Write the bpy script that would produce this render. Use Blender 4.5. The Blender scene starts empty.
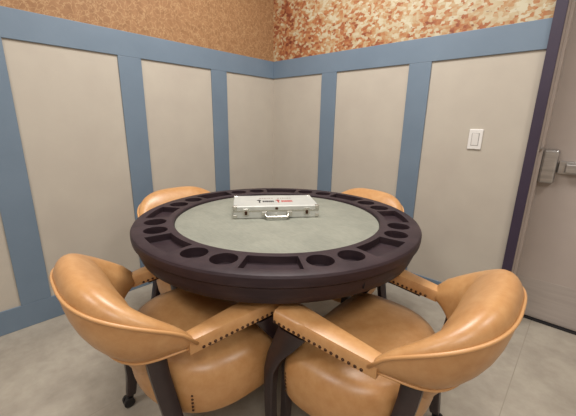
import bpy, bmesh, math, random
from mathutils import Vector, Matrix
random.seed(4)
S = bpy.context.scene
COL = S.collection
PI = math.pi

# ------------------------------------------------------------------ camera
CAM = Vector((2.15721, -2.12583, 1.146))
F, PITCH, YAW, ROLL = 321.02, 0.260166, 0.743729, -0.0169658
fwd = Vector((-math.sin(YAW) * math.cos(PITCH), math.cos(YAW) * math.cos(PITCH), -math.sin(PITCH)))
rgt = Vector((math.cos(YAW), math.sin(YAW), 0))
dwn = fwd.cross(rgt)
r2 = rgt * math.cos(ROLL) + dwn * math.sin(ROLL)
d2 = dwn * math.cos(ROLL) - rgt * math.sin(ROLL)
cd = bpy.data.cameras.new('camera'); cam = bpy.data.objects.new('camera', cd); COL.objects.link(cam)
cd.sensor_fit = 'HORIZONTAL'; cd.sensor_width = 36.0; cd.lens = F / 576 * 36; cd.clip_start = 0.02
M3 = Matrix((r2, -d2, -fwd)).transposed()
cam.matrix_world = Matrix.Translation(CAM) @ M3.to_4x4()
S.camera = cam

# ------------------------------------------------------------------ world, lights, exposure
W = bpy.data.worlds.new('World'); S.world = W; W.use_nodes = True
W.node_tree.nodes['Background'].inputs[0].default_value = (1, 0.97, 0.93, 1)
W.node_tree.nodes['Background'].inputs[1].default_value = 0.3
S.view_settings.view_transform = 'Standard'; S.view_settings.look = 'None'
S.view_settings.gamma = 1.0; S.view_settings.use_curve_mapping = False
S.view_settings.exposure = 0.3

def area(name, loc, size, power, col=(1, 0.975, 0.94), target=None):
    l = bpy.data.lights.new(name, 'AREA'); l.shape = 'RECTANGLE'; l.size, l.size_y = size
    l.energy = power; l.color = col
    o = bpy.data.objects.new(name, l); COL.objects.link(o); o.location = loc
    if target is not None:
        o.rotation_euler = (Vector(target) - Vector(loc)).to_track_quat('-Z', 'Y').to_euler()
    return o
area('ceiling_lamp', (1.1, -1.05, 2.72), (0.8, 0.8), 40)
area('ceiling_lamp', (3.1, -1.1, 2.72), (0.6, 0.6), 18)
area('ceiling_lamp', (1.15, -3.1, 2.72), (0.6, 0.6), 20)
area('ceiling_lamp', (3.1, -3.1, 2.72), (0.9, 0.9), 30)

# ------------------------------------------------------------------ materials
def rgb(r, g, b):
    f = lambda c: (c / 255 / 12.92) if c / 255 <= 0.04045 else ((c / 255 + 0.055) / 1.055) ** 2.4
    return (f(r), f(g), f(b), 1)

class Mat:
    def __init__(s, name, col, rough=0.5, metal=0.0, spec=0.5):
        s.m = bpy.data.materials.new(name); s.m.use_nodes = True; s.t = s.m.node_tree
        s.b = s.t.nodes['Principled BSDF']
        s.b.inputs['Base Color'].default_value = col; s.b.inputs['Roughness'].default_value = rough
        s.b.inputs['Metallic'].default_value = metal; s.b.inputs['Specular IOR Level'].default_value = spec
        s._co = None
    def n(s, t, **kw):
        nd = s.t.nodes.new(t)
        for k, v in kw.items():
            if k in nd.inputs: nd.inputs[k].default_value = v
            else: setattr(nd, k, v)
        return nd
    def l(s, a, b): s.t.links.new(a, b)
    def co(s, scale=(1, 1, 1), rot=(0, 0, 0), world=False):
        tc = s.n('ShaderNodeTexCoord'); mp = s.n('ShaderNodeMapping')
        mp.inputs['Scale'].default_value = scale; mp.inputs['Rotation'].default_value = rot
        if world:
            g = s.n('ShaderNodeNewGeometry'); s.l(g.outputs['Position'], mp.inputs[0])
        else: s.l(tc.outputs['Object'], mp.inputs[0])
        return mp.outputs[0]
    def noise(s, co, scale, detail=4, rough=0.55, dist=0):
        nd = s.n('ShaderNodeTexNoise'); nd.inputs['Scale'].default_value = scale
        nd.inputs['Detail'].default_value = detail; nd.inputs['Roughness'].default_value = rough
        nd.inputs['Distortion'].default_value = dist; s.l(co, nd.inputs['Vector']); return nd
    def ramp(s, fac, stops, interp='LINEAR'):
        r = s.n('ShaderNodeValToRGB'); r.color_ramp.interpolation = interp; e = r.color_ramp.elements
        while len(e) < len(stops): e.new(0.5)
        for el, (p, c) in zip(e, stops): el.position = p; el.color = c
        s.l(fac, r.inputs[0]); return r.outputs[0]
    def mix(s, fac, a, b, mode='MIX'):
        m = s.n('ShaderNodeMix', data_type='RGBA', blend_type=mode)
        for sock, v in ((m.inputs[0], fac), (m.inputs[6], a), (m.inputs[7], b)):
            if hasattr(v, 'links') or hasattr(v, 'is_linked'): s.l(v, sock)
            else: sock.default_value = v
        return m.outputs[2]
    def color(s, sock): s.l(sock, s.b.inputs['Base Color'])
    def bump(s, h, strength=0.2, dist=0.01):
        b = s.n('ShaderNodeBump'); b.inputs['Strength'].default_value = strength; b.inputs['Distance'].default_value = dist
        s.l(h, b.inputs['Height']); s.l(b.outputs[0], s.b.inputs['Normal'])

def mottled(name, c1, c2, scale, rough, spec=0.5, bump=0.0, bscale=None, metal=0.0, stretch=(1, 1, 1), world=False):
    M = Mat(name, c1, rough, metal, spec); co = M.co(stretch, world=world); nz = M.noise(co, scale)
    M.color(M.ramp(nz.outputs[0], [(0.3, c1), (0.7, c2)]))
    if bump:
        n2 = M.noise(co, bscale or scale * 3); M.bump(n2.outputs[0], bump)
    return M.m

MT = {}
MT['panel'] = mottled('wall_panel_paint', rgb(177, 168, 156), rgb(183, 175, 162), 5, 0.75, 0.3, 0.05, 140)
MT['trim'] = mottled('blue_trim_paint', rgb(104, 120, 136), rgb(110, 126, 142), 4, 0.5, 0.4, 0.04, 60)
MT['plain'] = mottled('plain_wall_paint', rgb(200, 190, 178), rgb(206, 196, 185), 3, 0.8)
MT['ceil'] = mottled('ceiling_paint', rgb(220, 214, 206), rgb(226, 221, 214), 3, 0.9)
MT['dwood'] = mottled('espresso_wood', rgb(42, 31, 36), rgb(58, 45, 49), 9, 0.5, 0.25, 0.08, 40, stretch=(1, 1, 5))
MT['cwood'] = mottled('chair_wood', rgb(38, 27, 29), rgb(52, 38, 38), 12, 0.35, 0.5, 0.05, 50)
MT['nail'] = Mat('bronze_nail', rgb(84, 62, 50), 0.35, 0.9).m
MT['black'] = Mat('black_plastic', rgb(24, 22, 24), 0.3).m
MT['frame'] = mottled('dark_frame_paint', rgb(50, 40, 58), rgb(56, 46, 64), 6, 0.45)
MT['door'] = mottled('door_paint', rgb(166, 154, 146), rgb(174, 162, 154), 3, 0.5, 0.4)
MT['jamb'] = mottled('jamb_paint', rgb(172, 159, 150), rgb(180, 168, 160), 6, 0.5)
MT['kick'] = mottled('brushed_kick_plate', rgb(166, 156, 149), rgb(178, 168, 161), 4, 0.42, 0.5, 0, metal=0.2, stretch=(1, 1, 14))
MT['steel'] = mottled('brushed_steel', rgb(165, 163, 162), rgb(190, 188, 186), 10, 0.3, 0.5, 0, metal=0.9, stretch=(1, 1, 8))
MT['alu'] = mottled('case_aluminium', rgb(190, 192, 188), rgb(204, 206, 201), 18, 0.38, 0.5, 0, metal=0.35)
MT['alutrim'] = Mat('polished_case_edge', rgb(205, 203, 196), 0.25, 0.85).m
MT['white'] = Mat('white_switch_plastic', rgb(216, 213, 209), 0.35).m
MT['ink'] = Mat('black_print', rgb(40, 38, 42), 0.5).m
MT['red'] = Mat('red_print', rgb(168, 62, 58), 0.5).m
MT['gap'] = Mat('dark_gap', rgb(26, 22, 24), 0.8).m

def leather():
    M = Mat('tan_leather', rgb(214, 158, 100), 0.36, 0, 0.6); co = M.co()
    a = M.noise(co, 5, 5, 0.6); b = M.noise(co, 30, 4, 0.65)
    c = M.ramp(a.outputs[0], [(0.3, rgb(176, 126, 76)), (0.7, rgb(196, 149, 98))])
    c = M.mix(0.25, c, M.ramp(b.outputs[0], [(0.35, rgb(162, 113, 66)), (0.65, rgb(200, 161, 116))]))
    M.color(c)
    v = M.n('ShaderNodeTexVoronoi', feature='DISTANCE_TO_EDGE'); v.inputs['Scale'].default_value = 260
    M.l(co, v.inputs['Vector']); M.bump(v.outputs[0], 0.06, 0.002)
    return M.m
MT['leather'] = leather()
MT['piping'] = Mat('leather_piping', rgb(196, 148, 98), 0.38).m

def felt():
    M = Mat('grey_felt', rgb(186, 178, 160), 0.85, 0, 0.2); co = M.co()
    a = M.noise(co, 7, 6, 0.6, 0.6); b = M.noise(M.co((1, 6, 1), (0, 0, 0.7)), 40, 3)
    c = M.ramp(a.outputs[0], [(0.3, rgb(124, 125, 115)), (0.7, rgb(143, 143, 131))])
    c = M.mix(0.3, c, M.ramp(b.outputs[0], [(0.3, rgb(108, 110, 100)), (0.7, rgb(146, 146, 134))]))
    M.color(c); M.bump(M.noise(co, 300).outputs[0], 0.1, 0.002); return M.m
MT['felt'] = felt()

def floor_mat():
    M = Mat('concrete_tile', rgb(170, 160, 147), 0.5, 0, 0.4); co = M.co()
    a = M.noise(co, 2.6, 8, 0.62, 0.3); b = M.noise(co, 14, 6, 0.65)
    c = M.ramp(a.outputs[0], [(0.28, rgb(132, 124, 112)), (0.5, rgb(154, 145, 132)), (0.72, rgb(178, 170, 155))])
    c = M.mix(0.3, c, M.ramp(b.outputs[0], [(0.3, rgb(138, 129, 117)), (0.7, rgb(186, 178, 164))]))
    br = M.n('ShaderNodeTexBrick', offset=0.0)
    br.inputs['Scale'].default_value = 1; br.inputs['Mortar Size'].default_value = 0.002
    br.inputs['Brick Width'].default_value = 2.4; br.inputs['Row Height'].default_value = 1.2
    mp = M.co((1, 1, 1), (0, 0, PI / 2)); mv = M.n('ShaderNodeVectorMath', operation='ADD')
    mv.inputs[1].default_value = (-1.1, 0.31, 0); M.l(mp, mv.inputs[0]); M.l(mv.outputs[0], br.inputs['Vector'])
    M.color(M.mix(br.outputs['Fac'], c, rgb(146, 137, 124)))
    M.bump(b.outputs[0], 0.05); return M.m
MT['floor'] = floor_mat()

def paper_tan():
    M = Mat('tan_veined_wallpaper', rgb(190, 140, 88), 0.6, 0, 0.3); co = M.co()
    w = M.noise(co, 9, 4, 0.6); add = M.n('ShaderNodeVectorMath', operation='MULTIPLY_ADD')
    M.l(w.outputs['Color'], add.inputs[0]); add.inputs[1].default_value = (0.16, 0.16, 0.16); M.l(co, add.inputs[2])
    v = M.n('ShaderNodeTexVoronoi', feature='DISTANCE_TO_EDGE'); v.inputs['Scale'].default_value = 27
    M.l(add.outputs[0], v.inputs['Vector'])
    base = M.ramp(M.noise(co, 24, 5, 0.65).outputs[0], [(0.3, rgb(132, 95, 64)), (0.7, rgb(155, 117, 82))])
    f = M.ramp(v.outputs[0], [(0.0, (0.75, 0.75, 0.75, 1)), (0.07, (0, 0, 0, 1))])
    M.color(M.mix(f, base, rgb(178, 145, 106))); return M.m
MT['paper_tan'] = paper_tan()

def paper_rust():
    M = Mat('rust_dabbed_wallpaper', rgb(200, 140, 90), 0.55, 0, 0.3); co = M.co((1, 1, 1.3))
    w = M.noise(co, 22, 2, 0.5); add = M.n('ShaderNodeVectorMath', operation='MULTIPLY_ADD')
    M.l(w.outputs['Color'], add.inputs[0]); add.inputs[1].default_value = (0.02, 0.02, 0.02); M.l(co, add.inputs[2])
    v = M.n('ShaderNodeTexVoronoi', feature='F1', distance='CHEBYCHEV'); v.inputs['Scale'].default_value = 44
    M.l(add.outputs[0], v.inputs['Vector'])
    sep = M.n('ShaderNodeSeparateColor'); M.l(v.outputs['Color'], sep.inputs[0])
    big = M.noise(co, 2.2, 3, 0.6); med = M.noise(co, 9, 3, 0.6)
    def mul(a, k, b=None):
        m = M.n('ShaderNodeMath', operation='MULTIPLY_ADD'); M.l(a, m.inputs[0]); m.inputs[1].default_value = k
        if b is None: m.inputs[2].default_value = -0.80
        else: M.l(b, m.inputs[2])
        return m.outputs[0]
    f = mul(sep.outputs[0], 0.55, mul(med.outputs[0], 1.1, mul(big.outputs[0], 0.95)))
    gx = M.n('ShaderNodeSeparateXYZ'); M.l(co, gx.inputs[0]); f = mul(gx.outputs[0], 0.13, f)   # the print turns creamier to the right
    c = M.ramp(f, [(0.12, rgb(104, 50, 34)), (0.32, rgb(142, 84, 56)), (0.47, rgb(160, 106, 68)), (0.60, rgb(168, 134, 96)),
                   (0.74, rgb(176, 160, 130)), (0.98, rgb(186, 178, 154))])
    spots = M.ramp(M.noise(co, 30, 2, 0.5).outputs[0], [(0.27, (0.9, 0.9, 0.9, 1)), (0.34, (0, 0, 0, 1))])
    M.color(M.mix(spots, c, rgb(104, 44, 26))); M.bump(sep.outputs[1], 0.1, 0.002); return M.m
MT['paper_rust'] = paper_rust()

# ------------------------------------------------------------------ mesh helpers
def link(name, bm, mats, parent=None, smooth=False, recalc=True, auto=None):
    if recalc: bmesh.ops.recalc_face_normals(bm, faces=bm.faces)
    me = bpy.data.meshes.new(name); bm.to_mesh(me); bm.free()
    for m in (mats if isinstance(mats, list) else [mats]): me.materials.append(m)
    if smooth:
        for p in me.polygons: p.use_smooth = True
        if auto is not None: me.set_sharp_from_angle(angle=math.radians(auto))
    o = bpy.data.objects.new(name, me); COL.objects.link(o)
    if parent is not None: o.parent = parent
    return o
def box(bm, x0, x1, y0, y1, z0, z1, mi=0, mat=None):
    vs = [bm.verts.new((x, y, z)) for x in (x0, x1) for y in (y0, y1) for z in (z0, z1)]
    if mat is not None:
        for v in vs: v.co = mat @ v.co
    fs = []
    for q in ((0, 1, 3, 2), (4, 6, 7, 5), (0, 4, 5, 1), (2, 3, 7, 6), (0, 2, 6, 4), (1, 5, 7, 3)):
        f = bm.faces.new([vs[i] for i in q]); f.material_index = mi; fs.append(f)
    return vs, fs
def bevel(o, w, seg=2, ang=30):
    m = o.modifiers.new('bevel', 'BEVEL'); m.width = w; m.segments = seg; m.limit_method = 'ANGLE'; m.angle_limit = math.radians(ang)
    return o
def boxobj(name, dims, mat, parent=None, bev=0.0):
    bm = bmesh.new(); box(bm, *dims); o = link(name, bm, mat, parent)
    if bev: bevel(o, bev)
    return o
def loft(bm, rings, closed_ring=True, cap=True):
    vr = [[bm.verts.new(p) for p in r] for r in rings]; n = len(vr[0])
    for a, b in zip(vr[:-1], vr[1:]):
        for i in range(n if closed_ring else n - 1):
            j = (i + 1) % n; bm.faces.new((a[i], a[j], b[j], b[i]))
    if cap:
        bm.faces.new(vr[0][::-1]); bm.faces.new(vr[-1])
    return vr
def lathe(bm, prof, n=96, cap_center=False):
    rings = []
    for r, z in prof:
        rings.append([(r * math.cos(2 * PI * i / n), r * math.sin(2 * PI * i / n), z) for i in range(n)])
    return loft(bm, rings, True, False)
def lathe_closed(bm, prof, n=96):
    vr = lathe(bm, prof, n)
    for i in range(n):
        j = (i + 1) % n; bm.faces.new((vr[-1][i], vr[-1][j], vr[0][j], vr[0][i]))
def tube(bm, pts, r, n=8):
    pts = [Vector(p) for p in pts]; rings = []
    for i, p in enumerate(pts):
        t = (pts[min(i + 1, len(pts) - 1)] - pts[max(i - 1, 0)]).normalized()
        up = Vector((0, 0, 1)) if abs(t.z) < 0.95 else Vector((1, 0, 0))
        a = t.cross(up).normalized(); b = a.cross(t)
        rr = r[i] if isinstance(r, (list, tuple)) else r
        rings.append([p + a * (rr * math.cos(2 * PI * k / n)) + b * (rr * math.sin(2 * PI * k / n)) for k in range(n)])
    loft(bm, rings)
def sweep_rect(bm, pts, wx, wy):
    """rectangular section in the horizontal plane, swept along a rising path; wx, wy half sizes per point"""
    rings = []
    for p, a, b in zip(pts, wx, wy):
        x, y, z = p; c = 0.7
        rings.append([(x + dx * a, y + dy * b, z) for dx, dy in ((1, c), (c, 1), (-c, 1), (-1, c), (-1, -c), (-c, -1), (c, -1), (1, -c))])
    loft(bm, rings)
def nail(bm, p, nrm, r=0.0048):
    nrm = Vector(nrm).normalized(); q = nrm.to_track_quat('Z', 'Y').to_matrix(); p = Vector(p)
    rings = []
    for a in (0.0, 0.5, 1.0):
        rr = r * math.cos(a * 1.25); hh = r * 0.75 * math.sin(a * 1.25)
        rings.append([p + q @ Vector((rr * math.cos(2 * PI * k / 7), rr * math.sin(2 * PI * k / 7), hh)) for k in range(7)])
    loft(bm, rings)
def empty(name, loc, rz, label, cat, group=None):
    o = bpy.data.objects.new(name, None); COL.objects.link(o); o.empty_display_size = 0.1
    o.location = loc; o.rotation_euler = (0, 0, rz); o['label'] = label; o['category'] = cat
    if group: o['group'] = group
    return o
def copy_tree(o, parent=None):
    c = o.copy(); COL.objects.link(c)
    if parent is not None: c.parent = parent
    for ch in list(o.children): copy_tree(ch, c)
    return c
def struct(o): o['kind'] = 'structure'; return o
def grid_u(n): return [i / (n - 1) for i in range(n)]
def sm(t): t = max(0, min(1, t)); return t * t * (3 - 2 * t)
def lerp(a, b, t): return a + (b - a) * t

# ------------------------------------------------------------------ setting
XR, YN, ZC = 4.6, -4.6, 2.75
ZB, ZT0, ZT1, TK = 0.138, 1.515, 1.653, 0.009       # board edges
FX0, FX1, DX1, DH = 1.913, 1.960, 2.92, 2.10       # door frame
struct(boxobj('floor', (-0.25, XR + 0.1, YN - 0.1, 0.5, -0.08, 0), MT['floor']))
struct(boxobj('ceiling', (-0.25, XR + 0.1, YN - 0.1, 0.5, ZC, ZC + 0.06), MT['ceil']))
ZS = 1.6
bm = bmesh.new(); box(bm, -0.25, 0, YN - 0.1, 0.5, 0, ZS, 0); box(bm, -0.25, 0, YN - 0.1, 0.5, ZS, ZC, 1)
struct(link('wall_left', bm, [MT['panel'], MT['paper_tan']]))
bm = bmesh.new()
box(bm, 0, FX0 + 0.03, 0, 0.25, 0, ZS, 0); box(bm, 0, FX0 + 0.03, 0, 0.25, ZS, ZC, 1)
box(bm, FX0 + 0.03, DX1 + 0.02, 0, 0.25, DH + 0.02, ZC, 1)
box(bm, DX1 + 0.02, XR, 0, 0.25, 0, ZS, 0); box(bm, DX1 + 0.02, XR, 0, 0.25, ZS, ZC, 1)
struct(link('wall_right', bm, [MT['panel'], MT['paper_rust']]))
struct(boxobj('wall_behind', (0, XR, YN - 0.1, YN, 0, ZC), MT['plain']))
struct(boxobj('wall_side', (XR, XR + 0.1, YN, 0.25, 0, ZC), MT['plain']))

def board(name, dims):
    return struct(boxobj(name, dims, MT['trim'], None, 0.002))
board('trim_1', (0, TK, YN, 0, ZT0, ZT1))
board('trim_2', (TK, FX0, -TK, 0, ZT0, ZT1))
board('baseboard_left', (0, TK, YN, 0, 0, ZB))
board('baseboard_right', (TK, FX0, -TK, 0, 0, ZB))
k = 3
for y in (-0.580, -1.232, -1.893, -2.53, -3.18, -3.83):
    board('trim_%d' % k, (0, TK, y - 0.0695, y + 0.0695, ZB, ZT0)); k += 1
for x in (0.607, 1.295):
    board('trim_%d' % k, (x - 0.069, x + 0.069, -TK, 0, ZB, ZT0)); k += 1

# door: frame, leaf, kick plate, exit bar
YD = 0.185
door = bpy.data.objects.new('door_1', None); COL.objects.link(door); door.location = (FX0, 0, 0); struct(door)
def dp(name, boxes, mat, bev=0.002, parent=door):
    bm = bmesh.new()
    for b in boxes: box(bm, b[0] - FX0, b[1] - FX0, *b[2:])
    o = link(name, bm, mat, parent)
    if bev: bevel(o, bev)
    return o
dp('frame', [(FX0, FX1, -0.025, 0.0, 0, DH + 0.05), (DX1, DX1 + 0.047, -0.025, 0, 0, DH + 0.05), (FX1, DX1, -0.025, 0, DH, DH + 0.05)], MT['frame'])
dp('jamb', [(FX0 + 0.031, FX1, 0.001, 0.25, 0, DH), (DX1, DX1 + 0.019, 0.001, 0.25, 0, DH), (FX1, DX1, 0.001, 0.25, DH, DH + 0.019),
            (FX1, FX1 + 0.014, 0.10, YD - 0.004, 0, DH), (DX1 - 0.014, DX1, 0.10, YD - 0.004, 0, DH)], MT['jamb'])
dp('door_leaf', [(FX1 + 0.004, DX1 - 0.004, YD, YD + 0.045, 0.012, DH - 0.004)], MT['door'])
dp('kick_plate', [(FX1 + 0.03, DX1 - 0.03, YD - 0.002, YD, 0.02, 0.262)], MT['kick'], 0)
dp('threshold', [(FX1, DX1, YD - 0.02, 0.25, 0.0, 0.008)], MT['gap'], 0)
eb = dp('exit_bar', [(2.08, 2.84, YD - 0.055, YD - 0.018, 0.910, 0.957)], MT['steel'], 0.006)
dp('bar_rail', [(2.05, 2.86, YD - 0.018, YD, 0.900, 0.967)], MT['steel'], 0.003, eb)
dp('latch_housing', [(1.974, 2.045, YD - 0.06, YD, 0.845, 1.028)], MT['steel'], 0.012, eb)
dp('end_cap', [(2.84, 2.87, YD - 0.058, YD - 0.018, 0.9, 0.967)], MT['black'], 0.004, eb)
dp('strike_plate', [(FX1, FX1 + 0.0145, 0.07, 0.1, 1.03, 1.04)], MT['steel'], 0)

# light switch
sw = empty('light_switch', (1.663, 0, 1.07), 0, 'white rocker light switch on the beige wall panel next to the door', 'light switch')
o = boxobj('switch_plate', (-0.036, 0.036, -0.007, 0, -0.057, 0.057), MT['white'], sw, 0.004)
boxobj('rocker_gap_shade', (-0.0195, 0.0195, -0.0076, -0.006, -0.036, 0.036), Mat('grey_switch_gap', rgb(150, 146, 142), 0.5).m, sw)  # grey backing, its colour stands in for the shaded gap around the rocker
bm = bmesh.new(); vs, fs = box(bm, -0.0165, 0.0165, -0.012, -0.0065, -0.033, 0.033)
for v in vs:
    if v.co.z < 0 and v.co.y < -0.01: v.co.y += 0.004
bevel(link('rocker', bm, MT['white'], sw), 0.0015)
for z in (-0.047, 0.047):
    bm = bmesh.new()
    loft(bm, [[(0.003 * math.cos(t * PI / 4), y, z + 0.003 * math.sin(t * PI / 4)) for t in range(8)] for y in (-0.0065, -0.008)])
    link('screw', bm, MT['white'], sw)

# ------------------------------------------------------------------ poker table
TC = Vector((1.1787, -1.1282, 0)); ZTAB = 0.745
table = empty('poker_table', TC, 0, 'round dark espresso poker table with grey felt centre, cup holders and chip trays', 'poker table')
T0 = math.radians(-47.5)
# rim solid, then real recesses cut into it
bm = bmesh.new()
prof = [(0.596, ZTAB), (0.602, ZTAB - 0.003), (0.606, ZTAB - 0.010), (0.606, ZTAB - 0.026), (0.604, ZTAB - 0.038), (0.597, ZTAB - 0.044),
        (0.585, ZTAB - 0.045), (0.40, ZTAB - 0.045), (0.40, ZTAB - 0.020), (0.444, ZTAB - 0.020), (0.446, ZTAB - 0.003), (0.451, ZTAB)]
lathe_closed(bm, prof, 160)
rim0 = link('rim_solid', bm, MT['dwood'])
bm = bmesh.new()
for s in range(8):
    ac = T0 + s * PI / 4
    ring0, ring1 = [], []
    n = 10; ri, ro, half = 0.474, 0.567, math.radians(9.6)
    loop = [(ri, -half + 2 * half * i / n) for i in range(n + 1)] + [(ro, half - 2 * half * i / n) for i in range(n + 1)]
    loft(bm, [[(r * math.cos(ac + a), r * math.sin(ac + a), z) for r, a in loop] for z in (ZTAB - 0.026, ZTAB + 0.02)])
    for e in (-1, 1):
        cx = ac + PI / 8 + e * math.radians(6.1); c = (0.518 * math.cos(cx), 0.518 * math.sin(cx))
        loft(bm, [[(c[0] + 0.0435 * math.cos(2 * PI * i / 40), c[1] + 0.0435 * math.sin(2 * PI * i / 40), z) for i in range(40)]
                  for z in (ZTAB - 0.034, ZTAB + 0.02)])
cut = link('cutter', bm, MT['dwood'])
md = rim0.modifiers.new('b', 'BOOLEAN'); md.operation = 'DIFFERENCE'; md.object = cut; md.solver = 'EXACT'
dg = bpy.context.evaluated_depsgraph_get()
me = bpy.data.meshes.new_from_object(rim0.evaluated_get(dg))
bpy.data.objects.remove(cut); bpy.data.objects.remove(rim0)
for p in me.polygons: p.use_smooth = True
me.set_sharp_from_angle(angle=math.radians(28))
rim = bpy.data.objects.new('rim', me); COL.objects.link(rim); rim.parent = table
bevel(rim, 0.0018, 2, 50)
# felt
bm = bmesh.new()
vr = lathe(bm, [(0.4435, ZTAB - 0.020), (0.4435, ZTAB - 0.013), (0.440, ZTAB - 0.011), (0.2, ZTAB - 0.011)], 128)
bm.faces.new(vr[-1]); bm.faces.new(vr[0][::-1])
link('felt_top', bm, MT['felt'], table, True, auto=30)
# apron, with joint strip lines
bm = bmesh.new()
lathe_closed(bm, [(0.596, ZTAB - 0.0455), (0.594, ZTAB - 0.052), (0.588, 0.670), (0.578, 0.644), (0.572, 0.639), (0.556, 0.639), (0.556, ZTAB - 0.0455)], 128)
link('apron', bm, MT['dwood'], table, True, auto=35)
for s in range(4):
    bm = bmesh.new(); a = math.radians(-19.3 + 90 * s); m = Matrix.Rotation(a, 4, 'Z')
    box(bm, 0.58, 0.5925, -0.0012, 0.0012, 0.664, 0.690, 0, m)
    link('apron_joint', bm, MT['gap'], table)
# pedestal
bm = bmesh.new()
vr = lathe(bm, [(0.30, 0.699), (0.30, 0.672), (0.16, 0.66), (0.085, 0.60), (0.075, 0.50), (0.095, 0.40), (0.11, 0.28), (0.10, 0.18), (0.12, 0.13), (0.12, 0.06)], 48)
bm.faces.new(vr[0]); bm.faces.new(vr[-1])
link('pedestal', bm, MT['dwood'], table, True, auto=40)
for s in range(4):
    a = T0 + math.radians(35.5) + s * PI / 2
    bm = bmesh.new(); rings = []
    for r, zt, zb, w in ((0.09, 0.17, 0.07, 0.04), (0.2, 0.135, 0.055, 0.04), (0.30, 0.095, 0.035, 0.038), (0.345, 0.075, 0.0, 0.038), (0.41, 0.06, 0.0, 0.036), (0.42, 0.05, 0.0, 0.034)):
        rings.append([(r, -w, zb), (r, w, zb), (r, w, zt - 0.008), (r, w * .8, zt), (r, -w * .8, zt), (r, -w, zt - 0.008)])
    loft(bm, rings); bmesh.ops.rotate(bm, verts=bm.verts, matrix=Matrix.Rotation(a, 3, 'Z'))
    bevel(link('foot', bm, MT['dwood'], table), 0.004)

# ------------------------------------------------------------------ chip case
case = empty('chip_case', (1.112, -1.085, ZTAB - 0.0108), math.radians(50.7), 'silver aluminium poker chip case lying shut on the grey felt', 'case')
L, D, H = 0.190, 0.105, 0.056
bevel(boxobj('case_body', (-L, L, -D, D, 0, 0.033), MT['alu'], case), 0.004)
bevel(boxobj('lid', (-L, L, -D, D, 0.0345, H), MT['alu'], case), 0.004)
lid = case.children[1]
bm = bmesh.new()
for z0, z1 in ((0.030, 0.0335), (0.0342, 0.038)):
    box(bm, -L - .001, L + .001, -D - .001, -D + .003, z0, z1); box(bm, -L - .001, L + .001, D - .003, D + .001, z0, z1)
    box(bm, -L - .001, -L + .003, -D, D, z0, z1); box(bm, L - .003, L + .001, -D, D, z0, z1)
link('edge_trim', bm, MT['alutrim'], case)
for sx in (-1, 1):
    for sy in (-1, 1):
        for top in (0, 1):
            bm = bmesh.new(); c = Vector((sx * (L - 0.008), sy * (D - 0.008), H - 0.008 if top else 0.008))
            box(bm, c.x - .0098, c.x + .0098, c.y - .0098, c.y + .0098, c.z - (.0075 if not top else .0098), c.z + .0098)
            bevel(link('corner_guard', bm, MT['alutrim'], case), 0.004, 3)
for x in (-0.135, 0.135):
    lt = bevel(boxobj('latch', (x - 0.012, x + 0.012, -D - 0.005, -D, 0.014, 0.046), MT['alutrim'], case), 0.002)
    bevel(boxobj('hasp', (x - 0.006, x + 0.006, -D - 0.008, -D - 0.004, 0.018, 0.036), MT['nail'], lt), 0.0015)
bm = bmesh.new()
tube(bm, [(-0.05, -D - 0.004, 0.026), (-0.05, -D - 0.02, 0.018), (-0.044, -D - 0.028, 0.012), (0.044, -D - 0.028, 0.012), (0.05, -D - 0.02, 0.018), (0.05, -D - 0.004, 0.026)], 0.0062, 8)
hd = link('handle', bm, MT['alutrim'], case, True)
for x in (-0.056, 0.056):
    bevel(boxobj('handle_mount', (x - 0.012, x + 0.012, -D - 0.007, -D, 0.014, 0.032), MT['alutrim'], hd), 0.002)
boxobj('key_lock', (-0.006, 0.006, -D - 0.0015, -D + 0.001, 0.040, 0.050), MT['nail'], case)
def marks(name, x0, mat, mat2):
    bm = bmesh.new(); z0, z1 = H - 0.0005, H + 0.0006
    # tall emblem
    box(bm, x0, x0 + 0.007, -0.044, 0.012, z0, z1); box(bm, x0 - 0.007, x0 + 0.012, -0.006, 0.006, z0, z1)
    # row of heavy strokes
    x = x0 + 0.018
    for w in (0.008, 0.006, 0.009, 0.007, 0.008, 0.006):
        box(bm, x, x + w, -0.034, -0.006, z0, z1); x += w + 0.0015
    link(name, bm, mat, lid)
    bm = bmesh.new(); x = x0 + 0.004
    for w in (0.010, 0.006, 0.008, 0.006, 0.009, 0.007):
        box(bm, x, x + w, 0.034, 0.046, z0, z1); x += w + 0.004
    link(name, bm, mat2, lid)
faint = Mat('faint_print', rgb(150, 134, 132), 0.5).m
marks('printed_mark', -0.075, MT['ink'], faint)
marks('printed_mark', 0.012, MT['red'], faint)

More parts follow.
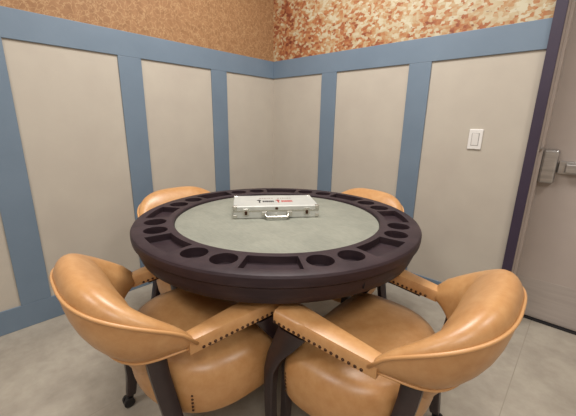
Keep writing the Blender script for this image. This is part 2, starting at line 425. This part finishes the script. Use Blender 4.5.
# ------------------------------------------------------------------ chairs
def make_chair():
    ch = empty('game_chair', (0, 0, 0), 0, 'tan leather barrel-back game chair', 'chair', 'tan leather game chairs around the poker table')
    # --- seat: drum-like stuffed cushion wrapped down the sides
    def outline(s, dz, n=64):
        out = []
        for i in range(n):
            t = 2 * PI * i / n; c, si = math.cos(t), math.sin(t); e = 2 / 5.0 if si > 0 else 2 / 2.2
            x = 0.278 * math.copysign(abs(c) ** e, c); y = (0.165 if si > 0 else 0.245) * math.copysign(abs(si) ** e, si)
            out.append((x * s, y * s + 0.035, dz))
        return out
    bm = bmesh.new()
    vr = loft(bm, [outline(s, z) for s, z in ((0.90, 0.302), (0.955, 0.303), (0.975, 0.314), (0.995, 0.355), (1.0, 0.40), (0.98, 0.435), (0.93, 0.457), (0.84, 0.470), (0.65, 0.480), (0.4, 0.485), (0.15, 0.487))])
    seat = link('seat', bm, MT['leather'], ch, True, auto=50)
    for sx in (-1, 1):
        bm = bmesh.new()
        for k in range(6):
            nail(bm, (sx * 0.266, 0.152, 0.33 + k * 0.013), (sx, 0.15, 0), 0.0042)
        link('nailhead_trim', bm, MT['nail'], seat, True)
        for x, y, ny in ((0.225, -0.119, -0.9), (0.169, -0.168, -1.3)):
            bm = bmesh.new()
            for k in range(5): nail(bm, (sx * x, y, 0.325 + k * 0.013), (sx, ny, 0), 0.0042)
            link('nailhead_trim', bm, MT['nail'], seat, True)
    # --- barrel back
    A, B = 0.264, 0.260
    N = 49
    def frame(u):
        th = (u - 0.5) * PI
        ex = 2 / 2.8; sn, cs = math.sin(th), max(0.0, math.cos(th))
        p = Vector((A * math.copysign(abs(sn) ** ex, sn), -0.11 - B * cs ** ex, 0))
        nrm = Vector((math.copysign(abs(sn) ** (2 - ex), sn) / A, -(cs ** (2 - ex)) / B, 0)).normalized()
        k = cs ** 0.74
        return p, nrm, k
    rings, pipe_top, pipe_bot = [], [], []
    for u in grid_u(N):
        p, nr, k = frame(u)
        zp = lerp(0.572, 0.720, k ** 0.62); T = lerp(0.050, 0.150, k ** 0.8); zb = lerp(0.556, 0.538, sm(k * 1.5)); zi = lerp(0.556, 0.44, sm(k * 1.5))
        Db = lerp(0.010, 0.072, k); q = lerp(0.586, 0.768, k ** 0.76)          # crown stands above the piping
        sec = [(Db + 0.012, zb), (Db, zb + 0.002), (Db * 0.42, lerp(zb, zp, 0.28)), (Db * 0.10, lerp(zb, zp, 0.60)), (0.0, lerp(zb, zp, 0.92)), (0.0, zp),
               (T * 0.05, lerp(zp, q, 0.55)), (T * 0.16, lerp(zp, q, 0.92)), (T * 0.32, q), (T * 0.52, q - 0.004 - 0.012 * k), (T * 0.72, q - 0.010 - 0.036 * k), (T * 0.90, q - 0.018 - 0.070 * k), (T * 1.00, q - 0.02 - 0.115 * k),
               (T * 1.04 + 0.008 * k, lerp(q, zi, 0.72)), (T * 1.0 + 0.012 * k, lerp(q, zi, 0.95)), (T * 0.85 + 0.010 * k, zi)]
        rings.append([p - nr * d + Vector((0, 0, z)) for d, z in sec])
        pipe_top.append(p + nr * 0.001 + Vector((0, 0, zp + 0.001))); pipe_bot.append(p - nr * (Db + 0.001) + Vector((0, 0, zb + 0.001)))
    bm = bmesh.new(); loft(bm, rings)
    back = link('backrest', bm, MT['leather'], ch, True, auto=60)
    sub = back.modifiers.new('s', 'SUBSURF'); sub.levels = 1; sub.render_levels = 1
    bm = bmesh.new(); tube(bm, pipe_top, 0.0048, 8); link('piping', bm, MT['piping'], back, True)
    bm = bmesh.new(); tube(bm, pipe_bot, 0.004, 8); link('piping', bm, MT['piping'], back, True)
    # --- arms
    for sx in (-1, 1):
        a0 = Vector((sx * 0.236, -0.13, 0.567)); a1 = Vector((sx * 0.250, 0.180, 0.602))
        dr = (a1 - a0); hd_ = Vector((dr.x, dr.y, 0)).normalized(); sd = Vector((hd_.y, -hd_.x, 0)) * sx   # outward
        rings = []
        for t in grid_u(9):
            c = a0.lerp(a1, t); w = lerp(0.027, 0.050, t); h = 0.021
            if t == 1: w *= 0.94; h *= 0.9
            rings.append([c + sd * (w * x) + Vector((0, 0, h * z)) for x, z in ((-1, -1), (-1, 0.3), (-0.85, 0.8), (-0.4, 1.0), (0.4, 1.0), (0.85, 0.8), (1, 0.3), (1, -1))])
        bm = bmesh.new(); loft(bm, rings); arm = link('armrest', bm, MT['leather'], ch, True, auto=45)
        bm = bmesh.new()
        for side in (-1, 1):
            for i in range(17):
                t = 0.12 + 0.86 * i / 16; c = a0.lerp(a1, t); w = lerp(0.027, 0.050, t)
                nail(bm, c + sd * (side * w) + Vector((0, 0, -0.015)), sd * side, 0.0050)
        for i in range(4):
            nail(bm, a1 + sd * (-0.036 + 0.024 * i) + Vector((0, 0, -0.012)), hd_, 0.0048)
        link('nailhead_trim', bm, MT['nail'], arm, True)
        rings = []
        for t in (0.2, 0.4, 0.6, 0.8, 0.98):
            c = a0.lerp(a1, t); w = lerp(0.016, 0.036, t)
            rings.append([c + sd * (w * x) + Vector((0, 0, -0.0205 - 0.017 * z)) for x, z in ((-1, 0), (1, 0), (1, 0.7), (0.7, 1), (-0.7, 1), (-1, 0.7))])
        bm = bmesh.new(); loft(bm, rings); link('arm_rail', bm, MT['cwood'], ch)
        # legs
        for kind in ('front', 'rear'):
            if kind == 'front':
                P = [(0.276, 0.200, 0.051), (0.276, 0.205, 0.16), (0.276, 0.209, 0.30), (0.277, 0.205, 0.39), (0.274, 0.185, 0.45), (0.268, 0.150, 0.51), (0.262, 0.125, 0.558)]
                wx = [0.015, 0.016, 0.016, 0.016, 0.018, 0.021, 0.021]; wy = [0.015, 0.016, 0.018, 0.020, 0.028, 0.042, 0.050]
            else:
                P = [(0.268, -0.170, 0.051), (0.244, -0.163, 0.16), (0.212, -0.168, 0.30), (0.196, -0.182, 0.40), (0.192, -0.194, 0.48), (0.195, -0.200, 0.535)]
                wx = [0.016, 0.017, 0.018, 0.018, 0.018, 0.016]; wy = [0.017, 0.02, 0.024, 0.025, 0.025, 0.026]
            bm = bmesh.new(); sweep_rect(bm, [(sx * x, y, z) for x, y, z in P], wx, wy)
            leg = link('leg', bm, MT['cwood'], ch, True, auto=40)
            x, y = sx * P[0][0], P[0][1]
            bm = bmesh.new()
            for off in (-0.011, 0.011):
                rings = [[(x + off + w, y - 0.012 + 0.021 * rr * math.cos(2 * PI * q / 20), 0.021 + 0.021 * rr * math.sin(2 * PI * q / 20)) for q in range(20)]
                         for w, rr in ((-0.008, 0.8), (-0.006, 1), (0.006, 1), (0.008, 0.8))]
                loft(bm, rings)
            rings = [[(x + w, y - 0.012 + 0.014 * math.cos(2 * PI * q / 16), 0.024 + 0.016 * math.sin(2 * PI * q / 16)) for q in range(16)] for w in (-0.004, 0.004)]
            loft(bm, rings); tube(bm, [(x, y - 0.002, 0.03), (x, y, 0.056)], 0.011, 10)
            link('caster', bm, MT['black'], leg, True, auto=40)
    return ch

proto = make_chair()
CH = [((0.055, -0.484), 85, 'tan leather game chair in the left foreground, nearest the blue baseboard'),
      ((0.562, -0.115), 182, 'tan leather game chair in the right foreground, nearest the grey door'),
      ((-0.44, -0.10), -2, 'tan leather game chair behind the table at left, mostly hidden'),
      ((0.035, 0.41), -98, 'tan leather game chair behind the table at right, mostly hidden')]
for i, ((x, y), a, lab) in enumerate(CH):
    c = proto if i == 0 else copy_tree(proto)
    c.location = (TC.x + x, TC.y + y, 0); c.rotation_euler = (0, 0, math.radians(a - 90)); c['label'] = lab
